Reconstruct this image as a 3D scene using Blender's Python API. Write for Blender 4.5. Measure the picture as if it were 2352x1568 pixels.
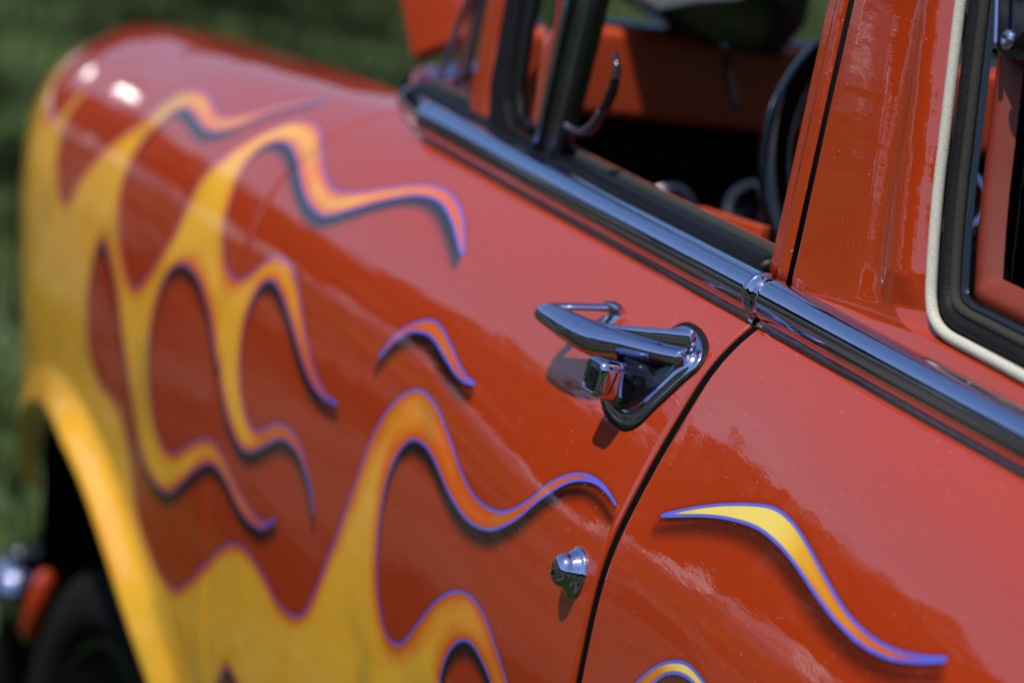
import bpy, bmesh, math, random
import numpy as np
from mathutils import Vector
from mathutils.bvhtree import BVHTree

for o in list(bpy.data.objects): bpy.data.objects.remove(o)
SC = bpy.context.scene
COL = SC.collection
rng = np.random.default_rng(7)
random.seed(7)
R = math.radians

# ------------------------------------------------------------------ camera
# world: X forward along the car, Y out to the car's left side, Z up (metres)
AZ, PITCH, ROLL = 22.0, 11.0, 8.5
FPX, CX, CY = 7056.0, 1176.0, 784.0          # focal length and centre on a 2352 px wide picture
def cam_basis():
    a, p, r = R(AZ), R(PITCH), R(ROLL)
    d = np.array([math.cos(a)*math.cos(p), -math.sin(a)*math.cos(p), -math.sin(p)])
    rt = np.cross(d, [0, 0, 1.0]); rt /= np.linalg.norm(rt)
    up = np.cross(rt, d)
    return d, rt*math.cos(r)+up*math.sin(r), -rt*math.sin(r)+up*math.cos(r)
CD, CR, CU = cam_basis()
def ray(px, py):
    v = CD + CR*(px-CX)/FPX - CU*(py-CY)/FPX
    return v/np.linalg.norm(v)
CAM = np.array([0, .80, 1.02]) - ray(1738, 742)*2.55
def at(p, axis, val):
    r = ray(*p); return CAM + r*(val-CAM[axis])/r[axis]
def proj(P):
    v = np.asarray(P, float)-CAM; z = v@CD
    return np.stack([CX+FPX*(v@CR)/z, CY-FPX*(v@CU)/z], -1)
cam = bpy.data.cameras.new('camera'); co = bpy.data.objects.new('camera', cam); COL.objects.link(co)
from mathutils import Matrix
co.matrix_world = Matrix(((CR[0], CU[0], -CD[0], CAM[0]), (CR[1], CU[1], -CD[1], CAM[1]), (CR[2], CU[2], -CD[2], CAM[2]), (0, 0, 0, 1)))
cam.sensor_width = 36; cam.lens = 36*FPX/2352
cam.clip_start = .05; cam.clip_end = 2000
cam.dof.use_dof = True; cam.dof.focus_distance = 2.47; cam.dof.aperture_fstop = 3.6
cam.dof.aperture_blades = 0
SC.camera = co

# ------------------------------------------------------------------ light
SUN_EL, SUN_AZ = 65.0, -24.0       # azimuth: degrees from +Y (out of the door) towards +X (the front)
sdir = np.array([math.cos(R(SUN_EL))*math.sin(R(SUN_AZ)), math.cos(R(SUN_EL))*math.cos(R(SUN_AZ)), math.sin(R(SUN_EL))])
W = bpy.data.worlds.new('World'); SC.world = W; W.use_nodes = True
nt = W.node_tree; bg = nt.nodes['Background']
sky = nt.nodes.new('ShaderNodeTexSky'); sky.sky_type = 'NISHITA'; sky.sun_disc = False
sky.sun_elevation = R(SUN_EL); sky.sun_rotation = math.atan2(sdir[0], sdir[1])
sky.air_density = 1.0; sky.dust_density = 1.2; sky.ozone_density = 5.0
nt.links.new(sky.outputs[0], bg.inputs[0]); bg.inputs[1].default_value = .132
sl = bpy.data.lights.new('sun', 'SUN'); sl.energy = 5.0; sl.angle = R(.5); sl.color = (1, .95, .87)
so = bpy.data.objects.new('sun', sl); COL.objects.link(so)
so.rotation_euler = Vector(sdir).to_track_quat('Z', 'Y').to_euler(); so.location = (0, 0, 10)
vs = SC.view_settings; vs.view_transform = 'Standard'; vs.look = 'None'; vs.gamma = 1; vs.exposure = 0.0
SC.render.resolution_x = 1024; SC.render.resolution_y = 682

# ------------------------------------------------------------------ materials
def mat(name, col=(.5, .5, .5), rough=.5, metal=0., coat=0., coat_rough=.02, spec=.5, ior=1.5):
    m = bpy.data.materials.new(name); m.use_nodes = True
    b = m.node_tree.nodes['Principled BSDF']
    b.inputs['Base Color'].default_value = (*col, 1); b.inputs['Roughness'].default_value = rough
    b.inputs['Metallic'].default_value = metal; b.inputs['Coat Weight'].default_value = coat
    b.inputs['Coat Roughness'].default_value = coat_rough; b.inputs['Specular IOR Level'].default_value = spec
    return m
class NT:
    def __init__(s, m): s.t = m.node_tree; s.b = s.t.nodes['Principled BSDF']
    def n(s, kind, **kw):
        nd = s.t.nodes.new(kind)
        for k, v in kw.items(): setattr(nd, k, v)
        return nd
    def l(s, a, b): s.t.links.new(a, b)
    def math(s, op, a, b=None, c=None, clamp=False):
        nd = s.t.nodes.new('ShaderNodeMath'); nd.operation = op; nd.use_clamp = clamp
        for i, v in enumerate((a, b, c)):
            if v is None: continue
            if isinstance(v, (int, float)): nd.inputs[i].default_value = v
            else: s.l(v, nd.inputs[i])
        return nd.outputs[0]
    def maprange(s, v, a, b, c=0., d=1., smooth=True):
        nd = s.t.nodes.new('ShaderNodeMapRange'); nd.interpolation_type = 'SMOOTHSTEP' if smooth else 'LINEAR'
        s.l(v, nd.inputs[0])
        for i, x in enumerate((a, b, c, d)): nd.inputs[1+i].default_value = x
        return nd.outputs[0]
    def mix(s, f, a, b):
        nd = s.t.nodes.new('ShaderNodeMix'); nd.data_type = 'RGBA'
        if isinstance(f, (int, float)): nd.inputs[0].default_value = f
        else: s.l(f, nd.inputs[0])
        for i, v in ((6, a), (7, b)):
            if isinstance(v, tuple): nd.inputs[i].default_value = (*v, 1) if len(v) == 3 else v
            else: s.l(v, nd.inputs[i])
        return nd.outputs[2]
    def noise(s, scale, detail=2., rough=.5, co=None, dim='3D', dist=0.):
        nd = s.t.nodes.new('ShaderNodeTexNoise'); nd.inputs['Scale'].default_value = scale
        nd.inputs['Detail'].default_value = detail; nd.inputs['Roughness'].default_value = rough
        nd.inputs['Distortion'].default_value = dist
        if co is not None: s.l(co, nd.inputs['Vector'])
        return nd.outputs[0]
    def obj(s, scale=(1, 1, 1)):
        tc = s.t.nodes.new('ShaderNodeTexCoord'); mp = s.t.nodes.new('ShaderNodeMapping')
        mp.inputs['Scale'].default_value = scale; s.l(tc.outputs['Object'], mp.inputs[0]); return mp.outputs[0]
    def bump(s, h, strength, dist, sock='Normal', base=None):
        nd = s.t.nodes.new('ShaderNodeBump'); nd.inputs['Strength'].default_value = strength
        nd.inputs['Distance'].default_value = dist; s.l(h, nd.inputs['Height'])
        if base is not None: s.l(base, nd.inputs['Normal'])
        if sock: s.l(nd.outputs[0], s.b.inputs[sock])
        return nd.outputs[0]

RED = (.33, .031, .004)
def paint(name, flames=False):
    m = mat(name, RED, .42, 0, 1.0, .012)
    t = NT(m)
    t.b.inputs['Coat IOR'].default_value = 1.85
    t.b.inputs['Specular IOR Level'].default_value = .04
    co_ = t.obj()
    # clear-coat orange peel, streaked along the polish direction, and slow panel waviness
    peel = t.noise(260, 2, .6, t.obj((.35, 1, 1)))
    wav = t.noise(14, 2, .45, t.obj((.5, 1.6, 2.2)))
    b1 = t.bump(peel, .05, .001, None)
    b2 = t.bump(wav, .32, .002, 'Coat Normal', b1)
    if flames:
        at_d = t.n('ShaderNodeAttribute', attribute_name='flame_distance').outputs['Fac']
        at_s = t.n('ShaderNodeAttribute', attribute_name='airbrush_black').outputs['Fac']
        at_y = t.n('ShaderNodeAttribute', attribute_name='yellow_core').outputs['Fac']
        cloud = t.noise(11, 3, .55, co_)
        cloud2 = t.noise(7, 2, .5, co_, dist=.6)
        y = t.math('ADD', at_y, t.math('MULTIPLY', t.math('SUBTRACT', cloud, .52), 1.5))
        y = t.math('MULTIPLY', y, 1.0, clamp=True)
        edge = t.maprange(at_d, .002, .011)
        c = t.mix(y, (.64, .115, .010), (.78, .40, .028))
        c = t.mix(t.maprange(at_y, 1.3, 1.8), c, (.80, .62, .14))
        c = t.mix(t.math('MULTIPLY', t.maprange(cloud2, .5, .75), .5), c, (.34, .24, .03))
        c = t.mix(t.math('MULTIPLY', t.math('MULTIPLY', t.math('SUBTRACT', 1., edge), .6), t.maprange(at_y, 1.5, 1.0)), c, (.50, .055, .008))
        base = t.mix(at_s, RED, (.004, .004, .004))
        inside = t.maprange(at_d, -.0002, .0004)
        c = t.mix(inside, base, c)
        sx = t.n('ShaderNodeSeparateXYZ'); t.l(co_, sx.inputs[0])
        thin = t.maprange(sx.outputs[0], .35, 1.3, 1., 1.75, False)          # the striper's line thins towards the front
        w = t.math('MULTIPLY', t.math('ABSOLUTE', at_d), thin)
        stripe = t.math('SUBTRACT', 1., t.maprange(w, .00105, .00145))
        sn = t.noise(60, 2, .5, co_)
        blue = t.mix(t.maprange(sx.outputs[0], .5, 1.4, 0, .6, False), t.mix(sn, (.075, .095, .55), (.11, .15, .74)), (.035, .045, .28))
        rim = t.math('SUBTRACT', 1., t.maprange(w, .00145, .0019))
        c = t.mix(t.math('MULTIPLY', rim, .6), c, (.03, .012, .05))
        c = t.mix(stripe, c, blue)
        t.l(c, t.b.inputs['Base Color'])
    # dust specks
    vor = t.n('ShaderNodeTexVoronoi'); vor.inputs['Scale'].default_value = 170; t.l(co_, vor.inputs['Vector'])
    sep = t.n('ShaderNodeSeparateColor'); t.l(vor.outputs['Color'], sep.inputs[0])
    sp = t.math('MULTIPLY', t.math('LESS_THAN', vor.outputs['Distance'], .085), t.math('GREATER_THAN', sep.outputs[0], .80))
    src = t.b.inputs['Base Color'].links[0].from_socket if flames else RED
    t.l(t.mix(t.math('MULTIPLY', sp, .55), src, (.75, .6, .5)), t.b.inputs['Base Color'])
    t.l(t.math('MULTIPLY', t.math('SUBTRACT', 1., t.math('MULTIPLY', sp, .7)), 1.), t.b.inputs['Coat Weight'])
    return m
M = {}
M['paint'] = paint('red_paint'); M['flame'] = paint('flame_paint', True)
def chrome():
    m = mat('chrome', (.50, .52, .70), .02, 1.0); t = NT(m)
    c = t.obj()
    t.bump(t.noise(90, 3, .6, c), .05, .0006)
    vor = t.n('ShaderNodeTexVoronoi'); vor.inputs['Scale'].default_value = 420; t.l(c, vor.inputs['Vector'])
    sep = t.n('ShaderNodeSeparateColor'); t.l(vor.outputs['Color'], sep.inputs[0])
    sp = t.math('MULTIPLY', t.math('LESS_THAN', vor.outputs['Distance'], .12), t.math('GREATER_THAN', sep.outputs[0], .7))
    t.l(t.math('ADD', t.math('MULTIPLY', sp, .5), .035), t.b.inputs['Roughness'])
    return m
M['chrome'] = chrome()
M['black'] = mat('black_trim', (.006, .006, .007), .35, spec=.25)
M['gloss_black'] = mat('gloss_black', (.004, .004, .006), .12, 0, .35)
M['dark'] = mat('interior_black', (.006, .005, .005), .9, spec=.1)
M['interior'] = mat('interior_orange', (.50, .062, .018), .4, 0, .5, .2)
def rubber(name, col, sc, st, rough=.6):
    m = mat(name, col, rough, spec=.2); t = NT(m); n = t.noise(sc, 3, .6, t.obj())
    t.bump(n, st, .001); t.l(t.mix(n, tuple(x*.5 for x in col), tuple(min(1, x*1.5) for x in col)), t.b.inputs['Base Color']); return m
M['rubber'] = rubber('black_rubber', (.0035, .0035, .004), 300, .6, .6)
M['felt'] = rubber('grey_felt', (.035, .035, .032), 900, 1., .95)
def welt():
    m = mat('beige_welt_cloth', (.45, .44, .38), .9); t = NT(m)
    v = t.n('ShaderNodeTexVoronoi'); v.inputs['Scale'].default_value = 900; t.l(t.obj(), v.inputs['Vector'])
    t.bump(v.outputs['Distance'], .4, .0005)
    t.l(t.mix(v.outputs['Distance'], (.58, .57, .50), (.30, .29, .24)), t.b.inputs['Base Color']); return m
M['welt'] = welt()
def glass():
    m = bpy.data.materials.new('window_glass'); m.use_nodes = True; t = m.node_tree
    b = t.nodes['Principled BSDF']; b.inputs['Transmission Weight'].default_value = 1; b.inputs['Roughness'].default_value = 0
    b.inputs['IOR'].default_value = 1.02; b.inputs['Base Color'].default_value = (.85, .9, .88, 1); return m
M['glass'] = glass()
M['tyre'] = rubber('tyre_rubber', (.003, .003, .003), 80, .3, .9)

# ------------------------------------------------------------------ helpers
def link(o, parent=None):
    COL.objects.link(o)
    if parent is not None: o.parent = parent
    return o
def mesh_obj(name, verts, faces, m, parent=None, smooth=True, kind=None):
    me = bpy.data.meshes.new(name)
    me.from_pydata([tuple(map(float, v)) for v in verts], [], [tuple(map(int, f)) for f in faces])
    if m: me.materials.append(m)
    if smooth: me.polygons.foreach_set('use_smooth', np.ones(len(me.polygons), bool))
    me.update()
    o = link(bpy.data.objects.new(name, me), parent)
    if kind: o['kind'] = kind
    return o
def fix(me):
    bm = bmesh.new(); bm.from_mesh(me); bmesh.ops.remove_doubles(bm, verts=bm.verts, dist=1e-6)
    bmesh.ops.recalc_face_normals(bm, faces=bm.faces); bm.to_mesh(me); bm.free()
def grid_faces(n, m, cu=False, cv=False):
    I = np.arange(n if cu else n-1)[:, None]; J = np.arange(m if cv else m-1)[None, :]
    a = (I*m+J); b = (((I+1) % n)*m+J); c = (((I+1) % n)*m+(J+1) % m); d = (I*m+(J+1) % m)
    return np.stack([np.broadcast_to(x, (I.shape[0], J.shape[1])) for x in (a, b, c, d)], -1).reshape(-1, 4)
def grid_mesh(name, P, m, parent=None, keep=None, flip=False, attrs=None):
    """P: (n, m, 3) array of points"""
    n, k = P.shape[:2]; F = grid_faces(n, k)
    if keep is not None: F = F[keep.reshape(-1)]
    if flip: F = F[:, ::-1]
    me = bpy.data.meshes.new(name)
    V = P.reshape(-1, 3).astype(np.float32)
    me.vertices.add(len(V)); me.vertices.foreach_set('co', V.ravel())
    me.loops.add(F.size); me.loops.foreach_set('vertex_index', F.ravel().astype(np.int32))
    me.polygons.add(len(F)); me.polygons.foreach_set('loop_start', np.arange(0, F.size, 4, dtype=np.int32))
    me.polygons.foreach_set('loop_total', np.full(len(F), 4, np.int32))
    me.update(calc_edges=True); me.validate()
    me.polygons.foreach_set('use_smooth', np.ones(len(me.polygons), bool))
    if attrs:
        for a, v in attrs.items():
            at_ = me.attributes.new(a, 'FLOAT', 'POINT'); at_.data.foreach_set('value', v.ravel().astype(np.float32))
    me.materials.append(m)
    return link(bpy.data.objects.new(name, me), parent)
def spline(P, n, closed=False):
    """Catmull-Rom through P (k,d), n samples, roughly even in arc length"""
    P = np.asarray(P, float)
    Q = np.vstack([2*P[0]-P[1], P, 2*P[-1]-P[-2]]) if not closed else np.vstack([P[-1], P, P[0], P[1]])
    out = []
    K = len(P)-1 if not closed else len(P)
    for i in range(K):
        p0, p1, p2, p3 = Q[i:i+4]; t = np.linspace(0, 1, 24, endpoint=False)[:, None]
        out.append(.5*((2*p1)+(-p0+p2)*t+(2*p0-5*p1+4*p2-p3)*t*t+(-p0+3*p1-3*p2+p3)*t**3))
    if not closed: out.append(P[-1:])
    C = np.vstack(out)
    if closed: C = np.vstack([C, C[:1]])
    s = np.r_[0, np.cumsum(np.linalg.norm(np.diff(C, axis=0), axis=1))]
    u = np.linspace(0, s[-1], n)
    return np.stack([np.interp(u, s, C[:, k]) for k in range(P.shape[1])], -1)
def sweep(name, path, prof, m, parent=None, up=(0, 0, 1), caps=True, scale=None, closed_prof=True):
    """sweep a 2-D profile (a along side vector, b along up vector) along a path"""
    path = np.asarray(path, float); n = len(path); prof = np.asarray(prof, float); k = len(prof)
    T = np.gradient(path, axis=0); T /= np.linalg.norm(T, axis=1)[:, None]
    up = np.broadcast_to(np.asarray(up, float), (n, 3))
    S = np.cross(up, T); S /= np.linalg.norm(S, axis=1)[:, None]
    U = np.cross(T, S)
    sc = np.ones(n) if scale is None else np.asarray(scale)
    V = path[:, None]+sc[:, None, None]*(S[:, None]*prof[None, :, :1]+U[:, None]*prof[None, :, 1:2])
    F = [tuple(f) for f in grid_faces(n, k, False, closed_prof)]
    if caps and closed_prof: F += [tuple(range(k)), tuple(range((n-1)*k, n*k))[::-1]]
    o = mesh_obj(name, V.reshape(-1, 3), F, m, parent); fix(o.data); return o
def circ(r, k=16, r2=None): 
    t = np.linspace(0, 2*np.pi, k, endpoint=False); return np.stack([np.cos(t)*r, np.sin(t)*(r2 or r)], -1)
def tube(name, pts, r, m, parent=None, n=40, k=14, taper=None, up=(0, 0, 1)):
    path = spline(pts, n); sc = None if taper is None else np.interp(np.linspace(0, 1, n), *taper)
    return sweep(name, path, circ(r, k), m, parent, up, scale=sc)
def lathe(name, prof, org, axis, m, parent=None, k=32):
    """prof: list (h along axis, r)"""
    axis = np.asarray(axis, float)/np.linalg.norm(axis); e = np.cross(axis, [0, 0, 1.0]) if abs(axis[2]) < .9 else np.cross(axis, [1.0, 0, 0])
    e /= np.linalg.norm(e); f = np.cross(axis, e); t = np.linspace(0, 2*np.pi, k, endpoint=False)
    V = np.array([[np.asarray(org)+axis*h+r*(e*math.cos(a)+f*math.sin(a)) for a in t] for h, r in prof])
    F = [tuple(x) for x in grid_faces(len(prof), k, False, True)]
    F += [tuple(range(k)), tuple(range((len(prof)-1)*k, len(prof)*k))]
    o = mesh_obj(name, V.reshape(-1, 3), F, m, parent); fix(o.data); return o
def slab(name, corners, thick, m, parent=None, bev=.004):
    """a flat board: corners (k,3) in order, given a thickness along its normal"""
    C = np.asarray(corners, float); nrm = np.cross(C, np.roll(C, -1, axis=0)).sum(0); nrm /= np.linalg.norm(nrm)
    bm = bmesh.new(); a = [bm.verts.new(c) for c in C]; b = [bm.verts.new(c-nrm*thick) for c in C]; k = len(C)
    bm.faces.new(a); bm.faces.new(b[::-1])
    for i in range(k): bm.faces.new((a[i], b[i], b[(i+1) % k], a[(i+1) % k]))
    bmesh.ops.recalc_face_normals(bm, faces=bm.faces)
    if bev: bmesh.ops.bevel(bm, geom=bm.edges[:], offset=bev, segments=3, affect='EDGES', profile=.7)
    me = bpy.data.meshes.new(name); bm.to_mesh(me); bm.free(); me.materials.append(m)
    me.polygons.foreach_set('use_smooth', np.ones(len(me.polygons), bool))
    o = link(bpy.data.objects.new(name, me), parent); return o
def tag(o, label, cat, kind=None):
    o['label'] = label
    if cat: o['category'] = cat
    if kind: o['kind'] = kind
    return o

# ------------------------------------------------------------------ ground
GZ = -.30
def ground():
    m = mat('lawn', (.03, .05, .015), .95, spec=.1); t = NT(m); c = t.obj()
    n1 = t.noise(.9, 4, .6, c); n2 = t.noise(9, 4, .7, c)
    col = t.mix(n2, (.005, .011, .002), (.026, .045, .010))
    col = t.mix(t.maprange(n1, .50, .64), col, (.09, .125, .055))
    t.l(col, t.b.inputs['Base Color']); t.bump(n2, 1, .05)
    n = 60; xs = np.linspace(-400, 400, n); P = np.zeros((n, n, 3)); P[..., 0] = xs[:, None]; P[..., 1] = xs[None]; P[..., 2] = GZ
    g = grid_mesh('ground', P, m, flip=False); g['kind'] = 'structure'; g['label'] = 'mown green lawn around the car'
    # grass blades where the camera looks
    N = 46000
    x = rng.uniform(1.5, 30, N); fr = rng.uniform(-1, 1, N)
    base = CAM[None, :2]+ (x+2)[:, None]*np.stack([np.cos(-R(AZ)+fr*.24+.09), np.sin(-R(AZ)+fr*.24+.09)], -1)
    h = rng.uniform(.03, .08, N)*(1+x/18); w = h*.16; th = rng.uniform(0, 6.28, N); ln = rng.normal(0, .35, (N, 2))*h[:, None]
    V = np.zeros((N, 3, 3)); V[:, 0, :2] = base+np.stack([np.cos(th), np.sin(th)], -1)*w[:, None]
    V[:, 1, :2] = base-np.stack([np.cos(th), np.sin(th)], -1)*w[:, None]; V[:, 2, :2] = base+ln
    V[:, :2, 2] = GZ-.002; V[:, 2, 2] = GZ+h
    gm = mat('grass_blade', (.05, .09, .02), .7, spec=.15); t = NT(gm); col = t.mix(t.maprange(t.noise(1.1, 3, .6, t.obj()), .40, .66), (.003, .008, .001), (.10, .14, .045)); t.l(col, t.b.inputs['Base Color'])
    F = np.arange(N*3).reshape(N, 3)
    o = mesh_obj('grass', V.reshape(-1, 3), F, gm, smooth=False); tag(o, 'blurred green grass on the lawn beyond the car', 'grass', 'stuff')
ground()
pm = mat('asphalt', (.03, .03, .032), .95, spec=0); t = NT(pm); t.l(t.mix(t.maprange(t.noise(.9, 3, .6, t.obj((.35, 1, 1))), .40, .62), t.mix(t.noise(120, 3, .6, t.obj()), (.006, .006, .005), (.016, .015, .012)), (.075, .068, .055)), t.b.inputs['Base Color'])
pa = slab('path', [(-12, 1.75, GZ+.02), (26, 1.75, GZ+.02), (26, 8, GZ+.02), (-12, 8, GZ+.02)], .05, pm, None, .01); pa['kind'] = 'structure'; pa['label'] = 'added unseen asphalt strip that darkens reflections in chrome and paint'  # added strip, out of view: something dark for chrome and flank to mirror

# vehicles standing far off on the field: pale roofs and flanks that streak the paint
def far_vehicles():
    V, F = [], []
    for k in range(46):
        a = R(rng.uniform(-5, 75)) if k < 36 else R(rng.uniform(90, 350)); d = rng.uniform(30, 44); c = np.array([d*math.cos(a), d*math.sin(a), GZ]); yaw = a+math.pi/2+rng.normal(0, .3)
        f = np.array([math.cos(yaw), math.sin(yaw), 0]); r_ = np.array([-f[1], f[0], 0]); L, Wd, H = rng.uniform(2, 2.6), .9, rng.uniform(.0, .5)
        prof = [(-1, .35), (-1, .85), (-.75, .95), (-.55, 1.35+H), (.25, 1.4+H), (.55, .98), (.95, .85), (1, .4)]
        b = len(V)
        for sgn in (-1, 1):
            for u, z in prof: V.append(c+f*u*L+r_*sgn*Wd*(1 if z < 1 else .8)+np.array([0, 0, z]))
        n = len(prof); F += [tuple(range(b, b+n)), tuple(range(b+n, b+2*n))[::-1]]+[(b+i, b+(i+1) % n, b+n+(i+1) % n, b+n+i) for i in range(n)]
    m = mat('far_vehicle_paint', (.75, .75, .76), .3); t = NT(m); col = t.mix(t.maprange(t.noise(.35, 0, .5, t.obj()), .42, .5), (.25, .26, .28), (.85, .85, .85)); t.l(col, t.b.inputs['Base Color'])
    o = mesh_obj('far_vehicles', V, F, m, smooth=False); fix(o.data)
    tag(o, 'row of distant pale vehicles on the field, mirrored along the body', 'vehicles', 'stuff')
far_vehicles()
def added_glint_trailer():  # added object, out of view: its rounded end is set to catch the sun
    """rounded polished trailer, out of frame; added to put sun glints in the front wing"""
    c = np.array([14.8, 1.9, 2.35]); V = []; n, k = 40, 28
    prof = []
    for i in range(n):
        t = i/(n-1)
        if t < .4: a = t/.4*math.pi/2; prof.append((-1.25*math.cos(a), 1.25*math.sin(a)))
        else: prof.append(((t-.4)/.6*5.0, 1.25))
    t = np.linspace(0, 2*np.pi, k*2, endpoint=False)
    sy = np.sign(np.cos(t))*np.abs(np.cos(t))**.75; sz = np.sign(np.sin(t))*np.abs(np.sin(t))**.75
    for x, r in prof:
        for a, b in zip(sy, sz): V.append(c+np.array([x, a*r*1.15, b*r*1.05]))
    m = mat('polished_metal', (.9, .9, .9), .2, 1.0); tt = NT(m); tt.bump(tt.noise(3.0, 2, .5, tt.obj()), .5, .20)
    o = mesh_obj('added_glint_trailer', V, grid_faces(n, 2*k, False, True), m); tag(o, 'added unseen polished trailer that puts sun glints in the front wing', 'trailer', 'stuff')
added_glint_trailer()
# far tree belt: stands round the field, seen only mirrored in paint and chrome
def treeline():
    V = []; 
    for k in range(150):
        a = k/150*2*math.pi+rng.normal(0, .015); d = rng.uniform(48, 60); H = rng.uniform(8.0, 10.5)
        cx, cy = d*math.cos(a), d*math.sin(a); n = 420
        u = rng.normal(size=(n, 3)); u /= np.linalg.norm(u, axis=1)[:, None]; r = rng.uniform(.55, 1, n)**.5
        P = u*r[:, None]*np.array([3.3, 3.3, H*.5])+np.array([cx, cy, GZ+H*.52])
        P += rng.normal(0, .25, P.shape)
        s = rng.uniform(.35, .8, n)[:, None]; e1 = rng.normal(size=(n, 3)); e1 /= np.linalg.norm(e1, axis=1)[:, None]
        e2 = np.cross(e1, rng.normal(size=(n, 3))); e2 /= np.linalg.norm(e2, axis=1)[:, None]
        V.append(np.stack([P+e1*s, P+e2*s, P-e1*s, P-e2*s], 1))
    V = np.concatenate(V); n = len(V)
    m = mat('tree_leaves', (.02, .035, .012), .7); t = NT(m); t.l(t.mix(t.noise(.6, 2, .5, t.obj()), (.004, .008, .003), (.02, .032, .010)), t.b.inputs['Base Color'])
    o = mesh_obj('treeline', V.reshape(-1, 3), np.arange(n*4).reshape(n, 4), m, smooth=False)
    tag(o, 'distant belt of dark trees round the field, mirrored in the paint', 'trees', 'stuff')
treeline()

# ------------------------------------------------------------------ the car
car = bpy.data.objects.new('classic_car', None); link(car)
tag(car, 'orange red classic car with yellow airbrushed flames, blue pinstripes and chrome trim', 'car')

# body side surface: sections (y, z) from the inner top edge down to the sill, at stations along X
ST = [
 (-1.3, [(.77,1.030),(.806,1.020),(.840,.988),(.868,.946),(.896,.880),(.914,.815),(.922,.740),(.922,.655),(.905,.50),(.885,.34),(.845,.20)]),
 (-.60, [(.780,1.030),(.812,1.020),(.847,.988),(.874,.946),(.901,.880),(.9195,.815),(.928,.740),(.927,.655),(.918,.50),(.890,.34),(.85,.20)]),
 (-.25, [(.776,1.030),(.806,1.020),(.842,.987),(.8675,.943),(.893,.877),(.9115,.812),(.919,.740),(.918,.655),(.904,.50),(.882,.34),(.84,.20)]),
 ( .00, [(.770,1.032),(.800,1.020),(.8320,.985),(.8560,.938),(.8835,.872),(.9025,.812),(.910,.740),(.910,.655),(.890,.50),(.870,.34),(.83,.20)]),
 ( .22, [(.764,1.034),(.799,1.0205),(.8362,.986),(.8635,.940),(.8905,.875),(.9090,.813),(.9165,.741),(.916,.653),(.902,.50),(.880,.34),(.84,.20)]),
 ( .50, [(.758,1.036),(.798,1.021),(.842,.987),(.874,.942),(.900,.882),(.914,.818),(.920,.742),(.919,.65),(.909,.50),(.888,.34),(.85,.20)]),
 (1.04, [(.735,1.040),(.797,1.022),(.856,.986),(.897,.942),(.924,.886),(.938,.818),(.944,.738),(.943,.64),(.932,.50),(.910,.34),(.87,.20)]),
 (1.40, [(.715,1.022),(.798,1.011),(.868,.972),(.910,.930),(.938,.876),(.952,.808),(.957,.73),(.956,.63),(.945,.50),(.925,.34),(.88,.20)]),
 (1.80, [(.675,.992),(.790,.993),(.868,.955),(.912,.915),(.942,.862),(.956,.796),(.959,.72),(.955,.62),(.944,.50),(.925,.34),(.88,.20)]),
 (2.15, [(.630,.965),(.775,.973),(.858,.938),(.903,.900),(.932,.852),(.945,.792),(.945,.71),(.935,.60),(.920,.49),(.900,.34),(.86,.20)]),
 (2.36, [(.580,.945),(.735,.951),(.805,.920),(.848,.885),(.876,.838),(.889,.780),(.889,.70),(.880,.60),(.865,.49),(.850,.34),(.82,.20)]),
 (2.50, [(.540,.915),(.67,.918),(.725,.893),(.762,.862),(.787,.820),(.797,.765),(.797,.69),(.789,.60),(.777,.49),(.765,.34),(.74,.20)]),
 (2.56, [(.50,.87),(.60,.87),(.64,.855),(.668,.832),(.685,.80),(.692,.75),(.692,.69),(.687,.60),(.68,.49),(.67,.34),(.65,.20)]),
]
STX = np.array([s[0] for s in ST]); STP = np.array([s[1] for s in ST])      # (S, 11, 2)
# pre-sample each section finely by arc length, then interpolate along X
NV = 400
SEC = []
for s in STP:
    C = spline(s, NV)
    # row-locked parameter: make every section's sample k correspond (by control row fraction)
    SEC.append(C)
# row-locked resample
def rowlock(P, n=401):
    K = len(P)-1; Q = np.vstack([2*P[0]-P[1], P, 2*P[-1]-P[-2]]); v = np.linspace(0, K, n)
    i = np.minimum(v.astype(int), K-1); t = (v-i)[:, None]
    p0, p1, p2, p3 = Q[i], Q[i+1], Q[i+2], Q[i+3]
    return .5*((2*p1)+(-p0+p2)*t+(2*p0-5*p1+4*p2-p3)*t*t+(-p0+3*p1-3*p2+p3)*t**3)
SEC = np.array([rowlock(s) for s in STP])           # (S, 401, 2)
# light smoothing down the section so highlights flow
for _ in range(60):
    SEC[:, 1:-1] = .5*SEC[:, 1:-1]+.25*(SEC[:, :-2]+SEC[:, 2:])
def pchip_eval(x, X, Y):
    """monotone cubic (Fritsch-Carlson) along axis 0"""
    h = np.diff(X); d = np.diff(Y, axis=0)/h[:, None, None]
    m = np.zeros_like(Y); w1 = (2*h[1:]+h[:-1])[:, None, None]; w2 = (h[1:]+2*h[:-1])[:, None, None]
    same = d[:-1]*d[1:] > 0
    with np.errstate(all='ignore'):
        hm = (w1+w2)/(w1/d[:-1]+w2/d[1:])
    m[1:-1] = np.where(same, hm, 0); m[0] = d[0]; m[-1] = d[-1]
    # Catmull-like average keeps C1 softer where monotone
    i = np.clip(np.searchsorted(X, x, side='right')-1, 0, len(X)-2); H = h[i]; t = ((x-X[i])/H)
    H_, t_ = H[:, None, None], t[:, None, None]
    return ((2*t_**3-3*t_**2+1)*Y[i]+(t_**3-2*t_**2+t_)*H_*m[i]+(-2*t_**3+3*t_**2)*Y[i+1]+(t_**3-t_**2)*H_*m[i+1])
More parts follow.
